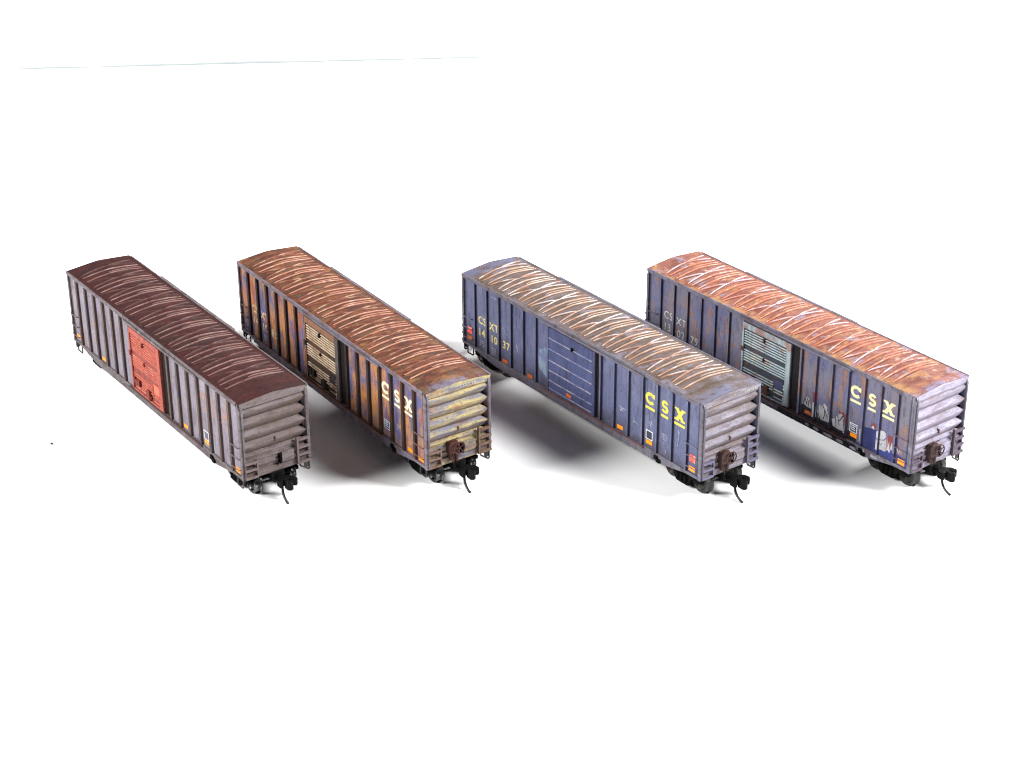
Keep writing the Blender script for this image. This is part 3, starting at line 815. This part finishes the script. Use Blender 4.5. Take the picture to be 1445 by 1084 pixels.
# car 4: dusty violet blue with rust freckles and graffiti
CAR4 = car_mats(4, dict(
    side=paint('dusty_violet_side', lin(106, 108, 146), [
        (lin(128, 122, 132), BL, 0.45, 0.62, 0.8), (lin(92, 96, 145), S3, 0.52, 0.68, 0.7), (lin(160, 112, 78), (0.4, 0.4, 0.16), 0.52, 0.64, 0.85),
        (lin(150, 125, 120), FN, 0.56, 0.7, 0.5), (lin(60, 58, 80), 'dirt', 0.6, 1.25, 0.9), (lin(135, 88, 70), (0.7, 0.7, 0.5), 0.62, 0.7, 0.7)], rough=0.65, seed=4),
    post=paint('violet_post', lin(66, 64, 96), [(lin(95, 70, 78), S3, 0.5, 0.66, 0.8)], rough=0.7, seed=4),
    trim=paint('violet_trim', lin(136, 130, 160), [(lin(120, 98, 104), (0.2, 0.5, 0.5), 0.46, 0.62, 0.8), (lin(168, 162, 185), (0.25, 0.4, 0.4), 0.55, 0.7, 0.7)], rough=0.65, seed=4),
    end=paint('lilac_end', lin(172, 164, 196), [(lin(148, 130, 142), (0.3, 0.1, 0.45), 0.46, 0.62, 0.8), (lin(200, 194, 222), (0.4, 0.1, 0.8), 0.5, 0.68, 0.8),
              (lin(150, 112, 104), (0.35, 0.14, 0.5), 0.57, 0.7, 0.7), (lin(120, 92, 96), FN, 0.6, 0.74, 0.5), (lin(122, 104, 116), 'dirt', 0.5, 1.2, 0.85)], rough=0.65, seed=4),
    roof=paint('orange_rust_roof', lin(168, 104, 88), [(lin(140, 76, 64), (0.4, 0.16, 0.3), 0.45, 0.62, 0.85), (lin(215, 152, 88), (0.28, 0.18, 0.3), 0.52, 0.66, 0.7), (lin(225, 190, 170), (0.45, 0.35, 0.4), 0.58, 0.68, 0.7), (lin(212, 158, 92), (0.35, 0.3, 0.3), 0.42, 0.6, 0.75, [(1, -5.5, -8.5)]),
               (lin(160, 150, 178), (0.14, 0.2, 0.3), 0.55, 0.66, 0.8), (lin(175, 98, 66), FN, 0.52, 0.7, 0.6), (lin(160, 152, 190), (0.2, 0.25, 0.3), 0.4, 0.55, 0.9, [(0, 46, 48.5)])], rough=0.72, seed=4),
    roof_rib=paint('pink_white_rib', lin(222, 150, 128), [(lin(232, 218, 234), (0.16, 0.10, 0.3), 0.46, 0.56, 0.95), (lin(200, 110, 78), (0.3, 0.3, 0.3), 0.54, 0.66, 0.8)], rough=0.6, seed=4),
    roof_rib2=paint('salmon_orange_rib', lin(225, 140, 108), [(lin(240, 190, 165), (0.3, 0.3, 0.3), 0.48, 0.6, 0.9), (lin(205, 110, 66), (0.3, 0.2, 0.3), 0.5, 0.62, 0.9)], rough=0.6, seed=7),
    roof_foot=paint('red_rust_roof_foot', lin(150, 72, 52), [(lin(185, 110, 60), (0.3, 0.2, 0.3), 0.48, 0.62, 0.9), (lin(120, 60, 50), (0.3, 0.15, 0.3), 0.5, 0.62, 0.8)], rough=0.7, seed=3),
    door_kind='ribbed',
    door=paint('mint_grey_door', lin(66, 72, 80), [(lin(120, 78, 66), S3, 0.55, 0.68, 0.8), (lin(70, 68, 80), BL, 0.48, 0.64, 0.7)], rough=0.65, seed=4),
    door_rib=paint('mint_door_rib', lin(165, 180, 184), [(lin(205, 205, 175), (0.14, 0.4, 0.3), 0.5, 0.64, 0.8), (lin(170, 116, 86), (0.3, 0.4, 0.4), 0.56, 0.66, 0.85), (lin(118, 128, 140), (0.2, 0.3, 0.2), 0.52, 0.66, 0.7)], rough=0.6, seed=6),
    door_frame=paint('mint_door_frame', lin(142, 154, 158), [(lin(105, 105, 115), S3, 0.48, 0.66, 0.8), (lin(135, 88, 78), (0.25, 0.3, 0.3), 0.45, 0.6, 0.8, [(2, 22.5, 23.5)])], rough=0.65, seed=4),
    hardware=paint('rust_hardware', lin(82, 52, 44), [(lin(40, 34, 34), FN, 0.5, 0.7, 0.7)], rough=0.65), placard=paint('navy_placard', lin(60, 62, 92), rough=0.6),
    track=paint('track_dark_red', lin(105, 66, 66), [(lin(150, 92, 82), (0.3, 0.5, 0.5), 0.54, 0.68, 0.7)], rough=0.7, seed=4),
    iron=paint('iron_violet', lin(112, 98, 116), [(lin(120, 84, 80), FN, 0.5, 0.7, 0.7)], rough=0.6), iron_dark=paint('iron_dark_grey', lin(70, 62, 64), rough=0.55),  # steps in plain dark grey iron
    brake=paint('brake_dark_rust', lin(84, 58, 56), [(lin(150, 130, 135), FN, 0.6, 0.7, 0.7), (lin(50, 34, 32), FN, 0.5, 0.7, 0.6)], rough=0.65), wheel=DARKWHEEL,
    logo=paint('pale_yellow_logo', lin(228, 226, 168), [(lin(205, 200, 140), FN, 0.55, 0.7, 0.6), (lin(215, 220, 225), (0.25, 0.25, 0.25), 0.55, 0.68, 0.7)], rough=0.6, seed=4),
    marks=paint('worn_grey_marks', lin(180, 182, 165), [(lin(110, 110, 125), FN, 0.5, 0.66, 0.85)], rough=0.65, seed=5),
    mark_bold=0.0, stencil_fill=paint('stencil_teal', lin(50, 66, 84), rough=0.6), stencil_text=True, dirt_w=1.1, dirt_l=0.4))


# ------------------------------------------------------------------ the four cars
def boxcar(C, label, x, y, yaw, brake):
    root = bpy.data.objects.new('boxcar', None); COL.objects.link(root)
    root.empty_display_size = 0.01
    root.location = (x * MM, y * MM, 0); root.rotation_euler = (0, 0, math.radians(yaw))
    root['label'] = label; root['category'] = 'boxcar'; root['group'] = 'weathered model boxcars parked side by side'
    make_roof(C, root)
    for rot in (False, True):
        make_side(C, root, rot); make_door(C, root, rot)
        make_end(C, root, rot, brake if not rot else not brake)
        make_coupler(C, root, rot); make_truck(C, root, rot)
    make_underframe(C, root)
    return root


b1 = boxcar(CAR1, 'faded lilac grey boxcar with a red orange door and dark red roof', -85.806, 461.660, -54.681, False)
logo(CAR1, b1)
marks(CAR1, b1, [('CS', -40.3, 15.4), ('XT', -34.9, 15.4), ('14', -40.4, 11.9), ('10', -34.9, 11.9), ('37', -29.5, 11.9)][:4])
stencil(CAR1, b1, 29.7, 10.1)
for x, z in ((-45.9, 8.2), (-29.9, 7.6), (18.3, 7.8), (29.8, 8.3), (45.9, 7.7)):
    reflector(CAR1, b1, x, z, h=1.3 if x > 40 else 0.95, mat='reflector')

b2 = boxcar(CAR2, 'blue boxcar streaked with orange rust, with a tan and cream ribbed door', -40.594, 466.990, -55.861, True)
logo(CAR2, b2)
marks(CAR2, b2, [('CS', -40.2, 15.4), ('XT', -34.9, 15.2), ('14', -40.4, 11.9), ('10', -34.9, 11.8), ('83', -29.6, 11.9)])
end_marks(CAR2, b2, 'CSXT 141083')
stencil(CAR2, b2, 29.8, 10.2)
for x, z in ((40.7, 7.9), (45.9, 7.6)):
    reflector(CAR2, b2, x, z, mat='reflector')

b3 = boxcar(CAR3, 'cleaner blue boxcar with a plain deep blue door and yellow letters', 23.417, 459.798, -53.069, True)
logo(CAR3, b3)
marks(CAR3, b3, [('CS', -40.2, 15.5), ('XT', -34.9, 15.4), ('14', -40.5, 11.9), ('10', -34.9, 11.8), ('37', -29.4, 12.1)])
end_marks(CAR3, b3, 'CSXT 141037')
stencil(CAR3, b3, 29.6, 10.3)
for x, z, mt in ((-45.9, 8.4, 'reflector_dull'), (-29.9, 7.4, 'reflector_dull'), (-18.9, 7.3, 'reflector_dull'), (18.4, 7.8, 'reflector'),
                 (29.6, 8.3, 'reflector'), (45.6, 7.8, 'reflector')):
    reflector(CAR3, b3, x, z, h=1.3 if abs(x) > 40 else 1.0, mat=mt)
mb = MB(); mb.box(-2.7, -0.7, -9.75, -9.63, 8.2, 9.1); mb.build('reflector', ORANGE_DULL, b3)
for x in (45.7, -45.9):
    mb = MB(); mb.box(x - 1.0, x + 1.0, -9.16, -9.05, 9.8, 11.7)
    mb.build('placard', RED, b3)
def data_lines(root, mat, spots):
    for x, z, rows in spots:
        mb = MB(); y = -YS - 0.035
        rnd = random.Random(int(x * 10))
        for i in range(rows):
            xx = x
            while xx < x + 2.0:
                w = rnd.uniform(0.25, 0.6)
                rect(mb, xx, min(xx + w, x + 2.2), z - i * 0.62, z - i * 0.62 + 0.3, y); xx += w + 0.18
        mb.build('data_stencil', mat, root)


DATA = paint('data_marks_paint', lin(150, 150, 160), [(lin(95, 95, 110), FN, 0.46, 0.6, 0.9)], rough=0.7)
data_lines(b3, DATA, ((-41.4, 9.3, 3), (-36.0, 9.0, 4), (-35.9, 24.2, 1), (18.4, 13.4, 2), (34.1, 12.6, 3)))
data_lines(b2, DATA, ((-36.0, 9.2, 3), (34.2, 12.2, 3)))
# chalk scratches, small stencilled lines and patched paint on the blue car
y = -YS - 0.03
CHALK = paint('chalk', lin(175, 178, 190), [(lin(120, 126, 160), FN, 0.45, 0.6, 0.8)], rough=0.8)
for pts in ([(-30.6, 17.2), (-29.7, 15.9), (-28.8, 15.4)], [(-25.2, 14.6), (-24.6, 13.2), (-24.0, 12.0)], [(-25.2, 14.6), (-24.3, 13.4)],
            [(18.0, 13.9), (18.8, 13.2), (19.8, 12.9)], [(18.3, 12.4), (19.4, 13.6)], [(23.4, 12.6), (24.0, 11.8), (25.2, 11.4)], [(23.3, 11.4), (24.2, 11.9)],
            [(29.6, 14.2), (29.9, 12.9), (30.4, 14.7)], [(30.4, 14.7), (30.5, 13.5)], [(40.3, 16.2), (40.4, 13.8)], [(40.5, 15.9), (40.4, 13.2)], [(40.2, 13.9), (40.0, 11.6)],
            [(35.0, 11.4), (35.6, 11.0)], [(35.6, 9.0), (35.8, 7.8)]):
    mb = MB(); stroke(mb, pts, 0.16, y); mb.build('chalk_mark', CHALK, b3)
mb = MB()
mb.face([mb.vert(x, y, z) for x, z in ((-15.2, 16.9), (-13.6, 17.2), (-12.6, 18.2), (-11.75, 18.4), (-11.75, 9.6), (-13.0, 10.4), (-14.6, 10.9), (-15.2, 12.6))])
mb.build('paint_patch', paint('bleached_patch', lin(104, 112, 155), [(lin(132, 156, 172), (0.3, 0.3, 0.2), 0.42, 0.58, 0.9), (lin(100, 150, 165), (0.5, 0.5, 0.3), 0.55, 0.66, 0.8)], rough=0.7, seed=9), b3)

b4 = boxcar(CAR4, 'dusty violet boxcar with white and navy graffiti and a rusty orange roof', 74.327, 462.714, -52.839, True)
logo(CAR4, b4)
marks(CAR4, b4, [('CS', -40.2, 15.5), ('XT', -34.9, 15.3), ('13', -40.5, 11.9), ('02', -34.9, 11.6), ('79', -29.5, 11.8)])
stencil(CAR4, b4, 29.7, 10.4)
for x, z, mt in ((13.9, 8.2, 'reflector_dull'), (29.9, 8.4, 'reflector'), (45.9, 7.8, 'reflector')):
    reflector(CAR4, b4, x, z, h=1.4 if x > 40 else 1.0, mat=mt)
g = MB()
GW, GD, GN, GR, GY = 0, 1, 2, 3, 4
spray(g, [(15.0, 14.6), (16.9, 15.5), (16.9, 13.1), (15.3, 12.7)], GR, 0.02)
spray(g, [(24.2, 12.7), (24.6, 13.2), (25.4, 12.9), (26.5, 13.6), (27.6, 13.2), (27.7, 11.2), (27.0, 10.5)], GR, 0.02)
spray(g, [(12.2, 10.4), (12.5, 11.9), (13.0, 12.1), (13.5, 12.6), (14.2, 12.1), (14.8, 11.2), (14.7, 9.8), (13.6, 9.7), (12.6, 10.0)], GW, 0.03)
spray(g, [(15.5, 12.0), (16.4, 12.3), (16.9, 8.1), (15.8, 8.0)], GW, 0.03)
spray(g, [(17.1, 9.9), (17.4, 11.3), (17.6, 12.2), (18.2, 11.7), (18.9, 12.5), (19.3, 13.1), (20.4, 12.5), (20.5, 11.3), (21.1, 11.5), (21.6, 11.2), (22.0, 9.3),
          (21.4, 8.5), (20.2, 8.2), (18.6, 8.1), (17.7, 8.4)], GW, 0.03)
spray(g, [(22.3, 10.0), (22.9, 10.8), (23.5, 10.8), (24.2, 12.0), (25.3, 12.6), (26.3, 11.8), (27.0, 10.9), (27.3, 9.4), (27.2, 8.0), (25.7, 8.0), (24.3, 7.9), (22.7, 8.2)], GW, 0.03)
for pts in ([(12.3, 10.2), (12.7, 11.9)], [(12.7, 11.9), (13.3, 10.4), (13.5, 12.2)], [(13.9, 10.0), (14.0, 11.9), (14.7, 11.0)],
            [(17.3, 11.9), (17.5, 9.6), (18.2, 8.3)], [(18.9, 12.6), (19.5, 11.4), (19.8, 10.0), (19.3, 8.6)], [(19.8, 11.2), (20.8, 9.2)],
            [(22.4, 10.2), (23.5, 10.7), (23.9, 8.2)], [(24.1, 11.8), (24.9, 9.2)], [(24.9, 10.4), (25.9, 12.2), (26.4, 9.6), (26.9, 10.6), (27.2, 8.6)], [(21.4, 11.4), (21.2, 9.9)]):
    spray_line(g, pts, 0.24, GD, 0.05)
spray(g, [(11.4, 9.6), (12.8, 10.2), (14.6, 9.6), (16.0, 9.9), (18.0, 9.2), (20.0, 9.6), (22.0, 9.0), (24.4, 9.3), (27.4, 8.8), (28.3, 9.2), (30.8, 8.3), (30.8, 6.8), (11.4, 6.8)], GD, 0.015)  # dark band low on the side: shade painted in behind the graffiti
spray(g, [(15.6, 13.4), (16.0, 14.2), (16.4, 13.6), (16.9, 13.9), (16.8, 12.4), (15.9, 12.2)], GR, 0.035)
NAVY = [(30.6, 6.9), (33.0, 7.3), (33.1, 12.3), (34.8, 12.6), (37.4, 13.0), (37.7, 11.6), (42.0, 10.4), (42.4, 9.9), (43.3, 9.4), (47.9, 8.9), (47.9, 6.8), (30.6, 6.8)]
spray(g, NAVY, GN, 0.02)
spray(g, [(37.4, 12.9), (38.6, 13.5), (39.8, 13.7), (40.5, 13.1), (40.9, 11.9), (42.6, 12.4), (43.1, 11.1), (42.8, 9.5), (42.3, 9.9), (41.9, 8.6), (41.2, 9.2), (40.3, 8.3), (39.2, 8.4), (37.6, 8.0)], GW, 0.04)
spray(g, [(41.0, 12.6), (41.2, 13.5), (42.0, 13.2), (42.7, 13.7), (43.1, 12.2), (42.8, 10.3), (42.5, 12.0), (41.9, 9.5), (41.6, 11.9), (41.2, 9.8)], GR, 0.06)
spray_line(g, [(40.5, 12.9), (40.9, 10.4), (40.7, 9.0)], 0.16, GR, 0.06)
spray_line(g, [(37.6, 11.4), (38.6, 10.9), (39.8, 11.3), (40.5, 12.2)], 0.2, GN, 0.06)
spray_line(g, [(38.2, 10.0), (39.0, 9.6), (39.4, 10.3)], 0.16, GN, 0.06)
spray(g, [(35.3, 13.6), (36.1, 14.8), (37.0, 14.0), (37.0, 13.1), (35.4, 12.9)], GR, 0.04)
spray(g, [(35.5, 13.1), (36.0, 13.8), (36.5, 13.3), (36.4, 12.8)], GW, 0.06)
spray(g, [(31.8, 11.3), (32.6, 11.5), (32.6, 8.1), (31.9, 7.9)], GW, 0.05)
spray_line(g, [(44.2, 10.9), (44.8, 9.8)], 0.2, GW, 0.05)
spray_line(g, [(45.1, 10.8), (45.4, 10.1)], 0.16, GW, 0.05)
spray_line(g, [(44.2, 11.8), (44.9, 10.7)], 0.16, GN, 0.05)
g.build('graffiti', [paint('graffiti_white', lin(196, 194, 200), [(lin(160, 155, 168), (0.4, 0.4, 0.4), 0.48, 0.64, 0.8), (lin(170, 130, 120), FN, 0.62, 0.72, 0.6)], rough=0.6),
                     paint('graffiti_black_and_shade', lin(34, 31, 42), rough=0.6),
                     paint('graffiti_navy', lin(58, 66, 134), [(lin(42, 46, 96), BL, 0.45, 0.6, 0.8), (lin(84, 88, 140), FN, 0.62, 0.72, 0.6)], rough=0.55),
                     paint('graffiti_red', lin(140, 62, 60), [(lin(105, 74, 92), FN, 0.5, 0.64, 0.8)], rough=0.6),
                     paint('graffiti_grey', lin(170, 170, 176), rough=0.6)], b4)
# near-black strip along the sill, then the bare white flakes on it
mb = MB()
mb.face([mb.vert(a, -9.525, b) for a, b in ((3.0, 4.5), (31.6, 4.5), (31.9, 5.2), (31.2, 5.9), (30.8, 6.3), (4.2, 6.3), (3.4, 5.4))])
mb.build('sill_dark_strip', paint('graffiti_black_sill', lin(34, 31, 42), [(lin(78, 74, 92), (0.5, 0.5, 0.8), 0.52, 0.66, 0.8)], rough=0.6), b4)
mb = MB()
rnd = random.Random(5)
for x0, x1 in ((13.6, 15.2), (16.4, 18.6), (20.0, 23.4), (24.6, 27.2), (29.2, 31.6)):
    mb.face([mb.vert(a, -9.545, b) for a, b in ((x0, 5.0), (x0 + 0.3, 5.5), (x1 - 0.4, 5.4 + rnd.uniform(-.1, .2)), (x1, 4.9), ((x0 + x1) / 2, 4.7))])
for x0, x1 in ((31.8, 34.3), (36.2, 38.6)):
    mb.face([mb.vert(a, -9.545, b) for a, b in ((x0, 5.4), (x0 + 0.3, 6.2), ((x0 + x1) / 2, 5.9), (x1 - 0.3, 6.4), (x1, 5.5), ((x0 + x1) / 2, 5.2))])
mb.build('paint_flakes', paint('bare_white', lin(190, 188, 195), [(lin(120, 115, 130), FN, 0.5, 0.64, 0.8)], rough=0.7), b4)


# ------------------------------------------------------------------ the setting: white card below and behind
def white_card(name, tint=(0.86, 0.87, 0.88, 1), k=1.0):
    return paint(name, tint, [((tint[0] * 0.97, tint[1] * 0.97, tint[2] * 0.98, 1), (0.02, 0.02, 0.02), 0.4, 0.6, 0.8)], rough=0.85, spec=0.1, bump=0.05, bump_scale=0.8)


mb = MB()
mb.box(-1300, 1300, -700, 763.2, -3.0, 0.0)
fl = mb.build('white_tabletop', white_card('white_paper'))
fl['kind'] = 'structure'
# rotate the back edge to the slant seen in the photograph, keep the front where it is
d = Vector((160, 10)).normalized()
for v in fl.data.vertices:
    if v.co.y > 0.5:
        v.co.y = (763.2 + (v.co.x / MM + 101) * d.y / d.x) * MM
bk = MB()
n = 60
xs = [-1300, -420, -235] + [-210 + 230 * i / n for i in range(n + 1)] + [60, 300, 1300]
fr, frb, fa, fab = [], [], [], []
for x in xs:
    t = (x + 205) / 205.0
    gap = 0.02
    if 0 < t < 1:
        gap = 0.02 + 0.8 * math.sin(PI * t ** 0.8) ** 0.45 * (0.8 + 0.25 * math.sin(9 * t) * math.sin(23 * t))
    y = 763.2 + gap + (x + 101) * d.y / d.x
    fr.append(bk.vert(x, y, 0.01 + (gap - 0.02) * 1.1)); frb.append(bk.vert(x, y, -3.0)); fa.append(bk.vert(x, 1900, 0.0)); fab.append(bk.vert(x, 1900, -3.0))
for i in range(len(xs) - 1):
    bk.face((fr[i], fr[i + 1], fa[i + 1], fa[i])); bk.face((frb[i + 1], frb[i], fab[i], fab[i + 1]))
    bk.face((frb[i], frb[i + 1], fr[i + 1], fr[i]), 1); bk.face((fa[i], fa[i + 1], fab[i + 1], fab[i]))
bo = bk.build('white_backdrop', [white_card('backdrop_card'), paint('cut_card_core', (0.38, 0.42, 0.43, 1), rough=0.9)])
bo['kind'] = 'structure'
mb = MB(); mb.box(-1400, 1400, -800, 2000, -30, -3.2)
un = mb.build('table_board', paint('grey_board', (0.35, 0.37, 0.4, 1), rough=0.8)); un['kind'] = 'structure'

# a crumb lying on the table, left of the cars
bm = bmesh.new(); bmesh.ops.create_icosphere(bm, subdivisions=2, radius=0.42 * MM)
rnd = random.Random(2)
for v in bm.verts:
    v.co *= rnd.uniform(0.75, 1.1); v.co.z *= 0.6
me = bpy.data.meshes.new('crumb'); bm.to_mesh(me); bm.free()
me.materials.append(paint('crumb_dark', (0.05, 0.045, 0.045, 1), rough=0.7))
cr = bpy.data.objects.new('crumb', me); COL.objects.link(cr)
CRUMB_XY = (-118.6, 446.6)
cr.location = (CRUMB_XY[0] * MM, CRUMB_XY[1] * MM, 0.25 * MM)
cr['label'] = 'tiny dark crumb lying alone on the white table left of the boxcars'; cr['category'] = 'crumb'

# ------------------------------------------------------------------ camera (solved from the car corners)
cam = bpy.data.cameras.new('camera'); co = bpy.data.objects.new('camera', cam); COL.objects.link(co)
pitch, roll = math.radians(26.998), math.radians(-0.3388)
fw = Vector((0, math.cos(pitch), -math.sin(pitch))); up = Vector((0, math.sin(pitch), math.cos(pitch))); rt = Vector((1, 0, 0))
r2 = rt * math.cos(roll) + up * math.sin(roll); u2 = -rt * math.sin(roll) + up * math.cos(roll)
M = Matrix((r2, u2, -fw)).transposed().to_4x4(); M.translation = Vector((0, 0, 244.181 * MM))
co.matrix_world = M
cam.sensor_width = 36; cam.lens = 36 * 2788.11 / 1445
cam.clip_start = 0.01; cam.clip_end = 20
scene.camera = co

# ------------------------------------------------------------------ light: two side lamps, a soft overhead one, a dim room
w = bpy.data.worlds.new('World'); scene.world = w; w.use_nodes = True
w.node_tree.nodes['Background'].inputs[0].default_value = (0.97, 0.99, 1.0, 1)
w.node_tree.nodes['Background'].inputs[1].default_value = 0.04
CENTRE = Vector((0, 460, 12)) * MM


def lamp(name, az, el, dist, size, power, colr=(1, 1, 1), size_y=None, target=CENTRE):
    L = bpy.data.lights.new(name, 'AREA'); L.energy = power; L.color = colr
    L.shape = 'RECTANGLE'; L.size = size; L.size_y = size_y or size
    o = bpy.data.objects.new(name, L); COL.objects.link(o)
    a, e = math.radians(az), math.radians(el)
    dirv = Vector((math.cos(e) * math.cos(a), math.cos(e) * math.sin(a), math.sin(e)))
    o.location = target + dirv * dist
    o.rotation_euler = (-dirv).to_track_quat('-Z', 'Y').to_euler()
    return o


lamp('lamp_left', 195, 32, 1.2, 0.42, 29, (1.0, 0.99, 0.97))
lamp('lamp_right', -12, 42, 1.2, 0.42, 34, (1.0, 0.99, 0.98))
lamp('lamp_right_low', 36, 11, 1.3, 0.4, 50, (1.0, 0.99, 0.97), size_y=0.1)

scene.view_settings.view_transform = 'Standard'
scene.view_settings.look = 'None'
scene.view_settings.exposure = 0.0
scene.view_settings.gamma = 1.0
scene.render.film_transparent = False
scene.cycles.max_bounces = 6
scene.cycles.filter_width = 1.15
